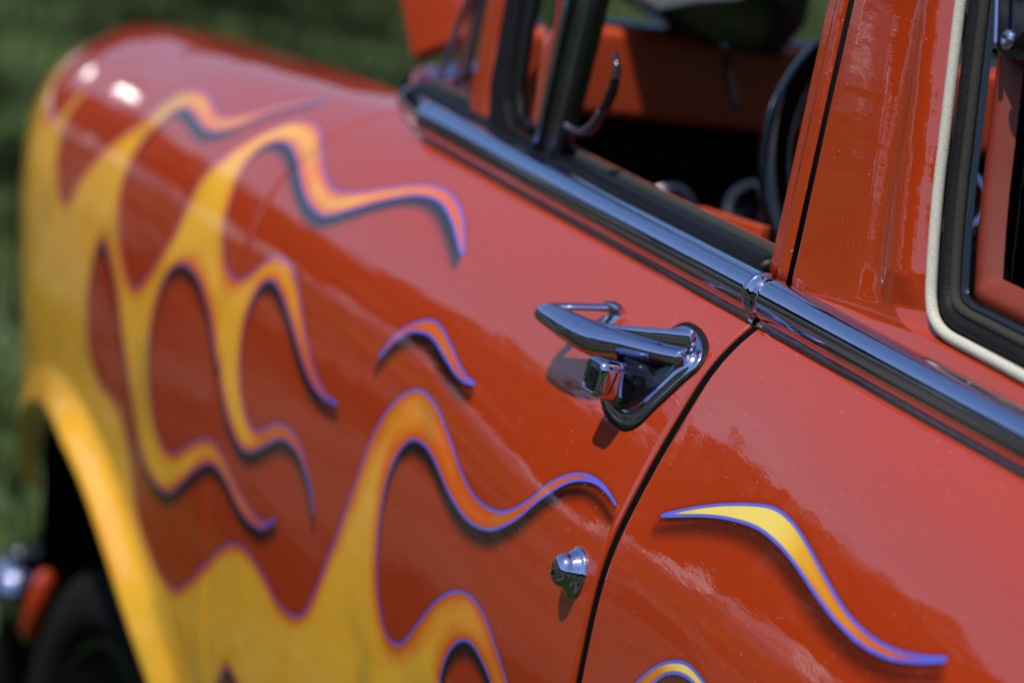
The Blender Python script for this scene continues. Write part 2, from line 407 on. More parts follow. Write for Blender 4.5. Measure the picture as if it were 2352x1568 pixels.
def catmull_eval(x, X, Y):
    h = np.diff(X); d = np.diff(Y, axis=0)/h[:, None, None]
    m = np.zeros_like(Y)
    m[1:-1] = (d[:-1]*h[1:, None, None]+d[1:]*h[:-1, None, None])/(h[1:]+h[:-1])[:, None, None]
    m[0] = d[0]; m[-1] = d[-1]
    i = np.clip(np.searchsorted(X, x, side='right')-1, 0, len(X)-2); H = h[i]; t = ((x-X[i])/H)
    H_, t_ = H[:, None, None], t[:, None, None]
    return ((2*t_**3-3*t_**2+1)*Y[i]+(t_**3-2*t_**2+t_)*H_*m[i]+(-2*t_**3+3*t_**2)*Y[i+1]+(t_**3-t_**2)*H_*m[i+1])
AX, AZc, AA, AB = 1.72, -.09, .64, .55      # wheel arch opening: ellipse centre and half axes
def arch_r(X, Z): return np.hypot((X-AX)/AA, (Z-AZc)/AB)
def body(xs, v):
    """xs: (n,), v: (m,) in 0..1 (row parameter) -> (n, m, 3)"""
    xs = np.asarray(xs, float)
    Y = catmull_eval(xs, STX, SEC)                           # (n, 401, 2)
    vi = np.asarray(v)*400; k = np.clip(vi.astype(int), 0, 399); f = (vi-k)[None, :, None]
    Q = Y[:, k]*(1-f)+Y[:, k+1]*f
    P = np.concatenate([np.broadcast_to(xs[:, None, None], Q.shape[:2]+(1,)), Q], -1)
    r = (arch_r(P[..., 0], P[..., 2])-1)*.6                 # metres outside the opening
    b = np.clip(1-r/.085, 0, 1); b = b*b*(3-2*b)
    amp = .036-.022*np.clip((P[..., 0]-1.62)/.30, 0, 1)
    edge = np.clip(1-r/.028, 0, 1)
    P[..., 1] += amp*b-.03*edge**2.2
    return P
# reference surface for casting the paint pattern from the photograph's sight lines
RX = np.linspace(-.95, 2.55, 900); RV = np.linspace(0, 1, 300)
RP = body(RX, RV)
RARC = np.concatenate([np.zeros((len(RX), 1)), np.cumsum(np.linalg.norm(np.diff(RP[..., 1:], axis=1), axis=2), axis=1)], 1)
RARC -= RARC[:, 30:31]
bvh = BVHTree.FromPolygons([tuple(p) for p in RP.reshape(-1, 3).tolist()], grid_faces(len(RX), len(RV)).tolist())
def cast(p):
    r = ray(*p); h = bvh.ray_cast(Vector(CAM), Vector(r))
    if h[0] is None: return None
    i, j = divmod(h[2], len(RV)-1); loc = np.array(h[0])
    # arc length at hit from nearest section
    fx = (loc[0]-RX[0])/(RX[1]-RX[0]); i = int(np.clip(fx, 0, len(RX)-2)); fx -= i
    a = RP[i, j]*(1-fx)+RP[i+1, j]*fx; b = RP[i, j+1]*(1-fx)+RP[i+1, j+1]*fx
    fz = np.clip((loc-a)@(b-a)/max(1e-12, (b-a)@(b-a)), 0, 1)
    w = (RARC[i, j]*(1-fz)+RARC[i, j+1]*fz)*(1-fx)+(RARC[i+1, j]*(1-fz)+RARC[i+1, j+1]*fz)*fx
    return loc, np.array([loc[0], w]), np.array(h[1])

# ---- flame outlines, traced as strokes on the photograph (2352 px wide) and laid onto the body
MAIN = [(330,1700),(326,1500),(322,1200),(300,1060),(278,955),(252,905),(226,872),(206,800),(200,700),(213,610),(233,552),(252,600),(270,700),(290,850),(306,950),(328,1050),(355,1108),(386,1130),(412,1113),(450,1077),(480,1064),(508,1085),(550,1168),(578,1202),(605,1213),(634,1190),
 (604,1200),(578,1172),(545,1120),(515,1055),(495,1020),(470,1008),(440,1018),(410,1038),(386,1037),(366,1008),(350,950),(341,860),(346,760),(364,680),(385,630),(410,607),(436,615),(460,652),(480,720),(495,810),(510,900),(530,980),(556,1030),(580,1037),(610,1022),(640,1008),(666,1018),(690,1052),(708,1110),(719,1185),
 (712,1120),(696,1040),(676,998),(650,975),(625,975),(600,988),(582,985),(566,955),(555,900),(552,820),(563,740),(583,680),(608,647),(632,650),(652,690),(672,750),(692,820),(716,880),(745,915),(775,928),
 (745,900),(722,850),(704,780),(692,710),(683,650),(667,608),(640,588),(610,600),(575,630),(545,642),(525,625),(515,580),(520,500),(540,430),(570,370),(602,338),(635,325),(663,332),(680,362),(690,410),(706,460),(735,492),(765,493),(820,477),(900,456),(960,449),(1008,462),(1038,508),(1060,582),
 (1066,560),(1062,500),(1042,455),(1008,431),(960,425),(880,434),(805,443),(768,435),(748,402),(740,345),(735,298),(715,281),(680,278),(620,298),(560,328),(508,365),(468,402),(430,470),(398,540),(360,602),(330,645),(312,660),(298,648),(285,600),(275,520),(280,440),(300,380),(330,325),(365,288),(400,257),(430,250),(452,275),(470,297),(500,303),(550,290),(620,260),(700,240),(750,231),
 (690,234),(640,243),(580,260),(522,268),(500,260),(488,232),(472,212),(450,207),(415,213),(383,232),(345,264),(290,303),(230,352),(182,412),(160,458),(148,463),(138,430),(134,380),(142,320),(163,262),(188,228),(205,205),(190,205),(160,235),(126,272),(114,262),(116,225),(130,190),(150,160),(170,130)]
LOWER = [(322,1200),(345,1270),(365,1312),(400,1352),(432,1335),(475,1292),(512,1256),(537,1247),(562,1260),(600,1312),(640,1385),(675,1413),(703,1398),(742,1310),(800,1155),(850,1015),(888,945),(930,905),(965,897),(1000,930),(1030,1000),(1058,1080),(1090,1140),(1128,1170),(1165,1174),(1215,1148),(1260,1110),(1308,1090),(1350,1091),(1386,1115),(1415,1158),
 (1395,1130),(1370,1109),(1340,1102),(1300,1109),(1240,1146),(1190,1188),(1145,1212),(1110,1214),(1070,1190),(1030,1130),(1000,1062),(975,1022),(945,1010),(915,1038),(892,1090),(875,1170),(866,1280),(870,1380),(885,1450),(905,1476),(926,1474),(960,1430),(1000,1382),(1042,1358),(1078,1367),(1110,1410),(1140,1490),(1165,1568),(1185,1650),
 (1150,1650),(1125,1560),(1090,1487),(1060,1470),(1030,1498),(1010,1560),(1000,1650),(600,1700),(548,1580),(521,1533),(500,1580),(480,1700)]
def clip_cast(pts):
    out = []
    for p in pts:
        c = cast(p)
        if c is not None: out.append(c[1])
    return out
flame_polys = []
# one closed outline: main strokes up the fender, closed round the nose; lower strokes across the door, closed under the sill
m_pts = clip_cast(MAIN[3:]); l_pts = clip_cast([p for p in LOWER[1:]])
nose = [np.array([2.50, -.02]), np.array([2.75, .0]), np.array([2.75, 1.0]), np.array([1.75, 1.0])]
left = clip_cast([(310,1120),(318,1190)])
big = list(reversed([np.array(p) for p in l_pts]))          # from below the sill back up to the fender
outline_pts = m_pts+nose+[np.array([.55, 1.0])]
flame_outline = big+list(left[::-1])+m_pts
def smooth_poly(pts, step=.0022, closed=True):
    P = np.array(pts); per = np.linalg.norm(np.diff(np.vstack([P, P[:1]]), axis=0), axis=1).sum()
    return spline(P, int(per/step)+2, closed)
open_curve = spline(np.array(flame_outline), int(np.linalg.norm(np.diff(np.array(flame_outline), axis=0), axis=1).sum()/.003)+2)
main_poly = np.vstack([open_curve, nose])
small = [
 [(870,822),(890,790),(920,760),(955,741),(990,736),(1013,752),(1035,792),(1055,838),(1073,866),(1090,881),(1068,877),(1045,856),(1020,817),(998,781),(975,764),(945,762),(912,779),(887,804)],
 [(1518,1183),(1580,1168),(1650,1159),(1720,1158),(1778,1167),(1820,1200),(1855,1252),(1893,1322),(1940,1400),(1992,1455),(2050,1490),(2110,1506),(2166,1510),(2166,1517),(2100,1519),(2040,1510),(1980,1480),(1920,1425),(1872,1362),(1830,1300),(1790,1252),(1740,1212),(1680,1192),(1620,1184),(1560,1184)],
 [(1445,1590),(1490,1541),(1530,1521),(1570,1521),(1600,1545),(1630,1590),(1612,1592),(1588,1562),(1560,1546),(1530,1547),(1500,1568),(1478,1595)],
]
polys = [(main_poly, False)]
for s in small:
    q = clip_cast(s)
    if len(q) > 6: polys.append((smooth_poly(q), True))
from mathutils.kdtree import KDTree
_seg = []
for k, (P, closed) in enumerate(polys):
    n_ = len(P)-len(nose) if k == 0 else len(P)
    A = P[:n_-1] if k == 0 else P; B = P[1:n_] if k == 0 else np.roll(P, -1, axis=0)
    _seg.append(np.stack([A, B], 1))
_seg = np.concatenate(_seg); _mid = _seg.mean(1)
_kd = KDTree(len(_mid))
for i_, q_ in enumerate(_mid.tolist()): _kd.insert((q_[0], q_[1], 0), i_)
_kd.balance()
def sdf(xs, Wc):
    """signed distance (metres, + inside a flame); xs (n,), Wc (n, m) surface coordinates"""
    n_, m_ = Wc.shape; ins = np.zeros(Wc.shape, bool)
    for P, closed in polys:
        A, B = P, np.roll(P, -1, axis=0)
        for i in range(n_):
            c = (A[:, 0] > xs[i]) != (B[:, 0] > xs[i])
            if not c.any(): continue
            a, b = A[c], B[c]; w = np.sort(a[:, 1]+(xs[i]-a[:, 0])/(b[:, 0]-a[:, 0])*(b[:, 1]-a[:, 1]))
            ins[i] |= (np.searchsorted(w, Wc[i]) % 2) == 1
    U = np.repeat(xs, m_); Wf_ = Wc.ravel(); f = _kd.find
    idx = np.fromiter((f((u, w, 0))[1] for u, w in zip(U.tolist(), Wf_.tolist())), np.int64, len(U))
    q = np.stack([U, Wf_], -1); d = np.full(len(U), 1e9)
    for off in (0, -1, 1):
        sg = _seg[np.clip(idx+off, 0, len(_seg)-1)]; ab = sg[:, 1]-sg[:, 0]
        t = np.clip(((q-sg[:, 0])*ab).sum(1)/np.maximum((ab**2).sum(1), 1e-12), 0, 1)
        d = np.minimum(d, np.linalg.norm(q-sg[:, 0]-ab*t[:, None], axis=1))
    return np.where(ins, d.reshape(Wc.shape), -d.reshape(Wc.shape))
def flame_attrs(P, arc):
    U = P[..., 0]; xs = P[:, 0, 0].copy()
    d = sdf(xs, arc)
    s = sdf(xs+.003, arc-.0125); s1 = sdf(xs+.0015, arc-.0045)
    sm = lambda v: np.clip(v, 0, 1)**2*(3-2*np.clip(v, 0, 1))
    # dense close to the edge, then a soft sprayed falloff (lighter on the loose quarter flame)
    sh = np.maximum(sm((s1+.0035)/.005)*np.where(P[..., 0] < 0, .85, .97), sm((s+.012)/.016)*np.where(P[..., 0] < 0, .75, .97))
    near = np.clip(1-(-d)/.006, 0, 1)*.75                   # a thin dark halo hugs every outline
    sh = np.maximum(sh, near*np.clip((s+.022)/.014, 0, 1))
    y = np.clip((d-.004)/.030, 0, 1)**.7
    z = P[..., 2]
    y = np.clip(y*(.35+.9*np.clip((U-.30)/.5, 0, 1)+.7*np.clip((.78-z)/.2, 0, 1)), 0, 1.1)
    y = np.where(U < -.0034, np.clip(2.0-np.clip((-U-.20)/.16, 0, 2), 0, 2)*np.clip((z-.74)/.05, 0.1, 1), y)   # the loose flame on the quarter is lemon yellow at its head
    return dict(flame_distance=np.clip(d, -.2, .2), airbrush_black=np.clip(sh, 0, 1), yellow_core=y)
def arc_of(xs, v):
    A = np.empty((len(xs), len(v)))
    fx = np.clip((np.asarray(xs)-RX[0])/(RX[1]-RX[0]), 0, len(RX)-1.001); i = fx.astype(int); fx = (fx-i)[:, None]
    fv = np.clip(np.asarray(v)*(len(RV)-1), 0, len(RV)-1.001); j = fv.astype(int); fv = (fv-j)[None]
    g = lambda a, b: RARC[np.ix_(a, b)]
    return (g(i, j)*(1-fv)+g(i, j+1)*fv)*(1-fx)+(g(i+1, j)*(1-fv)+g(i+1, j+1)*fv)*fx
def panel(name, x0, x1, nx, v0, v1, nv, gap0, gap1, hole=False):
    """a body panel with rolled, returned edges at the shut lines"""
    roll = np.array([0, .0004, .0012, .0023, .0040])       # distance from the edge
    dep = np.array([.0032, .0018, .0009, .0003, .0])
    xs = np.linspace(x0+(.0068 if gap0 else 0), x1-(.0068 if gap1 else 0), nx)
    dd = np.zeros(nx); 
    if gap0: xs = np.r_[x0, x0, x0+roll, xs]; dd = np.r_[.034, .012, dep, dd]
    if gap1: xs = np.r_[xs, (x1-roll)[::-1], x1, x1]; dd = np.r_[dd, dep[::-1], .012, .034]
    v = np.linspace(v0, v1, nv)
    P = body(xs, v); arc = arc_of(xs, v)
    # push edge columns inward along the surface normal of the section
    Tn = np.gradient(P, axis=1); N = np.stack([np.zeros_like(Tn[..., 0]), -Tn[..., 2], Tn[..., 1]], -1); N /= np.linalg.norm(N, axis=2)[..., None]
    keep = None
    if hole:
        C = .25*(P[:-1, :-1]+P[1:, :-1]+P[:-1, 1:]+P[1:, 1:]); keep = (arch_r(C[..., 0], C[..., 2]) > 1) | (C[..., 2] > .6)
        rr = arch_r(P[..., 0], P[..., 2]); near = (rr < 1.004) & (P[..., 2] < .6)
        P[..., 0] = np.where(near, AX+(P[..., 0]-AX)/np.maximum(rr, .2), P[..., 0]); P[..., 2] = np.where(near, AZc+(P[..., 2]-AZc)/np.maximum(rr, .2), P[..., 2])
    A = flame_attrs(P, arc)
    P = P-N*dd[:, None, None]
    return grid_mesh(name, P, M['flame'], car, keep, flip=True, attrs=A)
door = panel('front_door', .0060, 1.0365, 600, .06, .92, 330, True, True)
fender = panel('front_fender', 1.0428, 2.558, 420, .0, .97, 280, True, False, True)
quarter = panel('rear_quarter_panel', -.74, -.0085, 620, .06, .9, 330, False, True)

# ---- shut-line jambs, recessed behind the gaps
def jamb(name, x, w, m, depth):
    P = body(np.array([x-w, x, x+w]), np.linspace(.03, .97, 120)); Tn = np.gradient(P, axis=1)
    N = np.stack([np.zeros_like(Tn[..., 0]), -Tn[..., 2], Tn[..., 1]], -1); N /= np.linalg.norm(N, axis=2)[..., None]
    return grid_mesh(name, P-N*depth, m, car, flip=True)
def seal(name, cols, m):
    P = body(np.array([c[0] for c in cols]), np.linspace(.05, .97, 160)); Tn = np.gradient(P, axis=1)
    N = np.stack([np.zeros_like(Tn[..., 0]), -Tn[..., 2], Tn[..., 1]], -1); N /= np.linalg.norm(N, axis=2)[..., None]
    return grid_mesh(name, P-N*np.array([c[1] for c in cols])[:, None, None], m, door)
seal('door_seal', [(.0066,.0030),(.0054,.0031),(.0050,.0040),(.0050,.030),(-.012,.030)], M['dark'])
jamb('door_jamb', 1.0395, .02, M['paint'], .0052)

# ---- side glass plane: y = G0 - GK (z - 1.05)
G0, GK = .778, .06
def onG(p, off=0.):
    """meets the sight line with the plane of the side windows, off = metres proud of it"""
    r = ray(*p); y0 = G0+off
    # CAM.y + t r.y = y0 - GK (CAM.z + t r.z - 1.05)
    t = (y0-GK*(CAM[2]-1.05)-CAM[1])/(r[1]+GK*r[2]); return CAM+r*t
def prism(name, px, off, thick, m, parent=car, bev=.0015, pl=None):
    C = [onG(p, off) if pl is None else at(p, *pl) for p in px]
    C = np.array(C); n = np.cross(C, np.roll(C, -1, axis=0)).sum(0)
    view = CAM-C[0]
    if n@view < 0: C = C[::-1]
    return slab(name, C, thick, m, parent, bev)

# ---- belt mouldings (a bright bead over a hollow and a thin lip)
MP = [(-.008,.0205),(-.001,.0205),(.0048,.0185),(.0092,.0150),(.0122,.0105),(.0136,.0055),(.0134,.0000),(.0120,-.0060),(.0092,-.0110),(.0056,-.0145),(.0034,-.0168),(.0036,-.0188),(.0042,-.0202),(.0030,-.0212),(-.008,-.0212)][::-1]
MP = spline(np.array(MP), 60)
def belt_path(xs): 
    P = body(np.asarray(xs, float), np.array([.1]))[:, 0]; return P+np.array([0, -.002, .0195])
xs = np.linspace(.0062, .88, 60)
bp = np.vstack([belt_path(xs), [(1.00,.772,1.039),(1.10,.742,1.036),(1.20,.705,1.034),(1.27,.668,1.035),(1.31,.62,1.040),(1.32,.56,1.045)]])
bp = spline(bp, 160)
k = np.searchsorted(bp[:, 0], 1.035)
fm = sweep('belt_moulding', bp[:k], MP, M['chrome'], door)
cm = sweep('cowl_moulding', bp[k:], MP, M['chrome'], fender)
rm = sweep('belt_moulding', belt_path(np.linspace(-1.1, -.0045, 80)), MP, M['chrome'], quarter)
# turned end cap of the front moulding
q = belt_path([.0062, .0105]); sweep('moulding_end_cap', np.array([q[0]+[-.0008, 0, 0], q[0]+[.001, 0, 0], q[1]-[.001, 0, 0], q[1]]), (MP-[0, 0])*1.0, M['chrome'], door, scale=[1.02, 1.07, 1.07, 1.02])

# ---- window sill of the front door, with its felt strip
M['sill'] = mat('sill_black', (.004, .003, .004), .4, 0, 0, spec=.12)
s_out = belt_path(np.linspace(.046, 1.0, 60)) + np.array([0, -.018, .015])
sillP = [(-.002, -.004), (.002, .000), (.000, .006), (-.006, .011), (-.014, .013), (-.020, .011), (-.022, .002)]
sweep('window_sill', s_out, spline(np.array(sillP), 24), M['sill'], door)
sweep('sill_felt', s_out+np.array([0, -.026, .012]), circ(.006, 10), M['felt'], door)
sweep('sill_trim', s_out+np.array([0, -.037, .010]), circ(.005, 10), M['interior'], door)
# ---- rear frame of the front door window
zz = np.linspace(1.045, 1.50, 24); path = np.stack([np.full(24, .0270), G0-.003-GK*(zz-1.05), zz], -1)
fr = [(-.0235,-.012),(-.0235,.000),(-.0215,.0035),(-.016,.0045),(-.009,.0048),(-.004,.0035),(.002,.001),(.010,.000),(.018,-.001),(.0225,-.003),(.0235,-.006),(.0235,-.022),(.010,-.024)]
fr = spline(np.array(fr), 60, True)[:-1]
sweep('window_frame', path, fr, M['paint'], door, up=(0, 1, 0))
fs = prism('frame_seal', [(1795,657),(1815,657),(2066,-460),(2046,-460)], -.0005, .012, M['dark'], door, 0)
# ---- quarter pillar sheet: from the door gap round to the cloth welt
WELT = [(2236,-460),(2180,0),(2168,100),(2155,210),(2142,320),(2130,420),(2120,530),(2114,620),(2112,690),(2122,742),(2150,778),(2200,807),(2280,850),(2352,890),(2450,944),(2560,1002)]
LEFT = [(2062,-460),(1957,0),(1934,100),(1911,200),(1888,300),(1866,400),(1844,500),(1826,580),(1811,648),(1822,664),(1880,692),(1960,736),(2060,788),(2150,836),(2260,893),(2400,966)]
Wc = np.array([onG(p, 0) for p in WELT]); Lc = np.array([onG(p, .002) for p in LEFT])
n = 90; Ws = spline(Wc, n*4); Ls = spline(Lc, n*4)
# equal parameter by control index
def byindex(P, n):
    K = len(P)-1; Q = np.vstack([2*P[0]-P[1], P, 2*P[-1]-P[-2]]); v = np.linspace(0, K, n); i = np.minimum(v.astype(int), K-1); t = (v-i)[:, None]
    p0, p1, p2, p3 = Q[i], Q[i+1], Q[i+2], Q[i+3]
    return .5*((2*p1)+(-p0+p2)*t+(2*p0-5*p1+4*p2-p3)*t*t+(-p0+3*p1-3*p2+p3)*t**3)
Wp, Lp = byindex(Wc, 140), byindex(Lc, 140)
prof_s = np.array([0, .0, .01, .03, .10, .30, .50, .58, .64, .70, .78, .86, .93, .97, 1.0])
prof_o = np.array([-.025, -.010, -.002, .0, .0005, .0, -.001, -.003, -.0065, -.002, .0025, .0025, -.002, -.007, -.013])
ss = np.concatenate([[0, 0, .01, .03], np.linspace(.05, 1, 70)]); oo = np.interp(ss, prof_s[2:], prof_o[2:]); 
kk = np.ones(9)/9; oo[4:] = np.convolve(np.pad(oo[4:], 4, mode='edge'), kk, 'valid'); oo[0] = -.03; oo[1] = -.004
fade = np.clip((np.arange(140)/139*15-7.2)/1.2, 0, 1)[:, None]      # crease dies out below the pillar foot
o2 = oo[None]*(1-fade)+np.interp(ss, [0, .02, .1, .8, 1], [-.004, .0, .001, -.002, -.013])[None]*fade
Pp = Lp[:, None]*(1-ss[None, :, None])+Wp[:, None]*ss[None, :, None]; Pp[..., 1] += o2
grid_mesh('quarter_pillar', Pp, M['paint'], quarter)
# sealed quarter window: welt, black rubber, grey channel, inner garnish
def inset(P, d):
    T = np.gradient(P, axis=0); T /= np.linalg.norm(T, axis=1)[:, None]; N = np.cross(T, [0, 1, 0]); N /= np.linalg.norm(N, axis=1)[:, None]
    c = onG((2500, 300)); s = np.sign(((c-P)*N).sum(1))[:, None]; return P+N*s*d
Wf = spline(Wc, 200)
sweep('window_welt', inset(Wf, .004)+[0, -.008, 0], circ(.0046, 16, .0046), M['welt'], quarter, up=(0, 1, 0))
def band(name, d0, d1, y0, y1, m, bulge=.003):
    a, b = inset(Wf, d0), inset(Wf, d1); s = np.linspace(0, 1, 9)[None, :, None]
    P = a[:, None]*(1-s)+b[:, None]*s; P[..., 1] += (y0*(1-s)+y1*s+bulge*np.sin(s*np.pi))[..., 0]
    return grid_mesh(name, P, m, quarter)
band('window_rubber', .0065, .0215, -.015, -.017, M['rubber'], .006)
sweep('glass_channel', inset(Wf, .0232)+[0, -.018, 0], circ(.0040, 12), M['felt'], quarter, up=(0, 1, 0))
band('channel_lip', .0262, .033, -.020, -.024, M['gloss_black'], .002)
M['garnish'] = mat('garnish_paint_shaded', (.16, .016, .004), .55, 0, .15, .2)  # body red darkened: the shade on the garnish is in this colour
band('window_garnish', .0315, .052, -.030, -.042, M['garnish'], .006)
C1 = onG((2360, 330), -.075)
seatback = prism('rear_seat_back', [(2296,-80),(2700,-80),(2700,980),(2400,880),(2312,800),(2296,600)], -.10, .2, M['dark'], car, .02)
lt = prism('latch_plate', [(2292,-60),(2286,118),(2300,132),(2400,150),(2450,-60)], -.018, .008, M['gloss_black'], quarter, .003)
sc_c = onG((2316, 92), -.010)
lathe('screw', [(-.004,.0075),(.0,.0078),(.002,.0072),(.0035,.005),(.004,.0025),(.002,.0022),(.0018,.0003)], sc_c, (0, 1, .06), M['chrome'], lt, 28)
tube('latch_edge', [onG(p, -.012) for p in ((2293,-60),(2290,40),(2287,112))], .0022, M['chrome'], lt, 12, 10)

# ---- door handle -------------------------------------------------------------
def surf(p):
    c = cast(p); return c[0], c[2]
hb, hn = surf((1500, 868))
hn = hn if hn[1] > 0 else -hn
hs = np.array([0, hn[2], -hn[1]]); hs /= np.linalg.norm(hs); hf = np.array([1., 0, 0])
# escutcheon: rounded triangular plate lying on the skin
EP = [(1556,757),(1592,763),(1612,800),(1600,842),(1560,880),(1512,925),(1470,965),(1440,974),(1412,955),(1397,925),(1396,880),(1450,840),(1500,800)]
ep = spline(np.array([surf(p)[0] for p in EP]), 60, True)[:-1]
cen = ep.mean(0)
def ring_loft(name, levels, m, parent, cap=True):
    V = np.concatenate(levels); F = [tuple(f) for f in grid_faces(len(levels), len(levels[0]), False, True)]
    if cap: F += [tuple(range((len(levels)-1)*len(levels[0]), len(V)))]
    F += [tuple(range(len(levels[0])))[::-1]]
    o = mesh_obj(name, V, F, m, parent); fix(o.data); return o
handle = ring_loft('door_handle', [cen+(ep-cen)*s+hn*h for s, h in ((1.05,-.003),(1.055,.0005),(1.04,.0022),(1.0,.0032),(.965,.0030),(.95,.0042),(.93,.0060),(.88,.0068),(.80,.0070))], M['chrome'], door)
gask = ring_loft('handle_gasket', [cen+(ep-cen)*s+hn*h for s, h in ((1.13,-.003),(1.13,.0010),(1.09,.0020),(1.03,.0014))], M['rubber'], door)
# grip: a blade that sweeps forward and outward, then folds back to the front foot
def loft_px(name, rows, m, parent, k=28, n=60):
    """rows: (X, top px, bottom px, inner depth) - section spans the two points in the plane X"""
    A = np.array([at(r[1], 0, r[0]) for r in rows]); B = np.array([at(r[2], 0, r[0]) for r in rows]); D = np.array([[r[3]] for r in rows])
    Q = spline(np.hstack([A, B, D]), n); A, B, D = Q[:, :3], Q[:, 3:6], Q[:, 6:7]
    t = np.linspace(0, 2*np.pi, k, endpoint=False)
    L = []
    path = (A+B)/2; T = np.gradient(path, axis=0); T /= np.linalg.norm(T, axis=1)[:, None]
    H = (A-B)/2; Nn = np.cross(T, H); Nn /= np.linalg.norm(Nn, axis=1)[:, None]
    Nn *= np.sign((Nn*np.array([-.3, .9, .2])).sum(1))[:, None]
    for i in range(n):
        h = H[i]; d = float(D[i, 0])
        # superelliptic section: rounded outer face, flatter inner face
        c, s = np.cos(t), np.sin(t)
        a = np.sign(c)*np.abs(c)**.85; b = np.where(s > 0, np.sign(s)*np.abs(s)**.9, np.sign(s)*np.abs(s)**.6)
        L.append(path[i]+a[:, None]*h+b[:, None]*Nn[i]*d)
    V = np.concatenate(L); F = [tuple(f) for f in grid_faces(n, k, False, True)]+[tuple(range(k)), tuple(range((n-1)*k, n*k))]
    o = mesh_obj(name, V, F, m, parent); fix(o.data); return o
grip = loft_px('handle_grip', [(.036,(1584,806),(1566,846),.010),(.060,(1536,799),(1512,836),.011),(.095,(1470,781),(1436,822),.013),(.135,(1402,755),(1350,808),.014),(.175,(1337,726),(1290,778),.012),(.208,(1288,705),(1252,750),.009),(.226,(1262,700),(1236,737),.008),(.234,(1246,701),(1231,726),.005),(.2365,(1238,705),(1231,718),.002)], M['chrome'], door)
top = loft_px('grip_flange', [(.034,(1594,760),(1586,812),.004),(.060,(1542,755),(1534,803),.004),(.095,(1473,750),(1466,785),.004),(.135,(1402,744),(1398,760),.004),(.165,(1360,733),(1356,742),.003)], M['chrome'], door, 28, 60)
arm = loft_px('handle_arm', [(.235,(1244,699),(1242,714),.005),(.230,(1270,697),(1270,711),.006),(.222,(1320,697),(1320,712),.0065),(.208,(1370,698),(1370,713),.0065),(.196,(1414,697),(1414,716),.007)], M['chrome'], door)
foot = loft_px('handle_foot', [(.197,(1388,692),(1392,699),.004),(.197,(1418,694),(1398,712),.009),(.197,(1431,710),(1402,722),.010),(.197,(1420,732),(1390,738),.010),(.197,(1400,754),(1368,758),.007)], M['chrome'], door)
# thumb button with its dark end
bc = at((1358, 863), 0, .088)
bax = np.array([-.06, .99, .10]); bax /= np.linalg.norm(bax); be = np.array([0, -bax[2], bax[1]]); be /= np.linalg.norm(be); bf = np.cross(be, bax)
def rrect(w, h, r, k=8):
    P = []
    for cx, cy, a0 in ((w-r, h-r, 0), (-w+r, h-r, 90), (-w+r, -h+r, 180), (w-r, -h+r, 270)):
        for a in np.linspace(a0, a0+90, k): P.append((cx+r*math.cos(R(a)), cy+r*math.sin(R(a))))
    return np.array(P)
rr = rrect(.0165, .0160, .0075)
def rlev(s, h): return bc+rr[:, :1]*s*bf+rr[:, 1:]*s*be+bax*h
btn = ring_loft('thumb_button', [rlev(1.10,-.045),rlev(1.08,-.014),rlev(1.05,-.008),rlev(1.0,-.004),rlev(.93,-.0012),rlev(.84,.0),rlev(.76,.0),rlev(.74,-.0012)], M['chrome'], door)
ring_loft('button_face', [rlev(.75,-.0018),rlev(.71,-.0006),rlev(.30,-.0002)], M['gloss_black'], door)
# hollow-sided web that carries the grip, rising from the escutcheon; chrome's dark reflection painted as black
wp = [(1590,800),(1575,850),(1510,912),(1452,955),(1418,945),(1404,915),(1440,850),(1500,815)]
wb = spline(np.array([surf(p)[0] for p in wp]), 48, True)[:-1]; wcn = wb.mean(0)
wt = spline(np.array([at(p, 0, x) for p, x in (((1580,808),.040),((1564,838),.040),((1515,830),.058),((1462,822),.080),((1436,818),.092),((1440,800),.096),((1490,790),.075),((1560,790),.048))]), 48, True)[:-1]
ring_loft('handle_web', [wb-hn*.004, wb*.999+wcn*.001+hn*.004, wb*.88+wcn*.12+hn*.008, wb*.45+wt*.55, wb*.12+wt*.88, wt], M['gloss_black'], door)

# ---- lock cylinder
lc, ln = surf((1322, 1313)); ln = ln if ln[1] > 0 else -ln
lk = lathe('door_lock', [(-.003,.0218),(.0015,.0218),(.0034,.0205),(.0042,.0180),(.0066,.0176),(.0082,.0160),(.0090,.0150),(.0120,.0146),(.0155,.0134),(.0185,.0108),(.0202,.0070),(.0206,.003)], lc, ln, M['chrome'], door, 48)
e = np.array([1., 0, 0])
kc = lc+ln*.0205
slab('key_slot', [kc+hs*.005+e*.0012, kc+hs*.005-e*.0012, kc-hs*.005-e*.0012, kc-hs*.005+e*.0012], .002, M['gloss_black'], door, 0)

# ---- vent window and A-pillar
VB = [(1120,279),(1131,180),(1152,60),(1160,-60),(1300,-60),(1262,120),(1222,330),(1200,352),(1160,330),(1135,305)]
prism('vent_rubber', [(1119,275),(1125,190),(1150,60),(1228,-460),(1265,-460),(1180,80),(1160,230),(1168,290),(1232,338),(1236,352),(1222,356),(1150,322)], .000, .012, M['rubber'], door, .002)
prism('vent_frame', [(1275,-460),(1190,80),(1172,210),(1180,268),(1215,300),(1219,292),(1196,262),(1192,210),(1212,80),(1315,-460)], -.004, .008, M['black'], door, .001)
vg = prism('vent_glass', [(1175,280),(1168,220),(1280,-460),(1375,-460),(1232,330)], -.008, .003, M['glass'], door, 0)
prism('vent_post', [(1226,345),(1381,-460),(1490,-460),(1278,372)], -.002, .014, M['gloss_black'], door, .002)
tube('post_bright_strip', [onG(p, .002) for p in ((1229,345),(1262,190),(1318,-60),(1395,-460))], .0035, M['chrome'], door, 12, 10)
tube('post_bright_strip', [onG(p, .001) for p in ((1266,362),(1300,220),(1368,-60),(1470,-460))], .0016, M['chrome'], door, 12, 10)
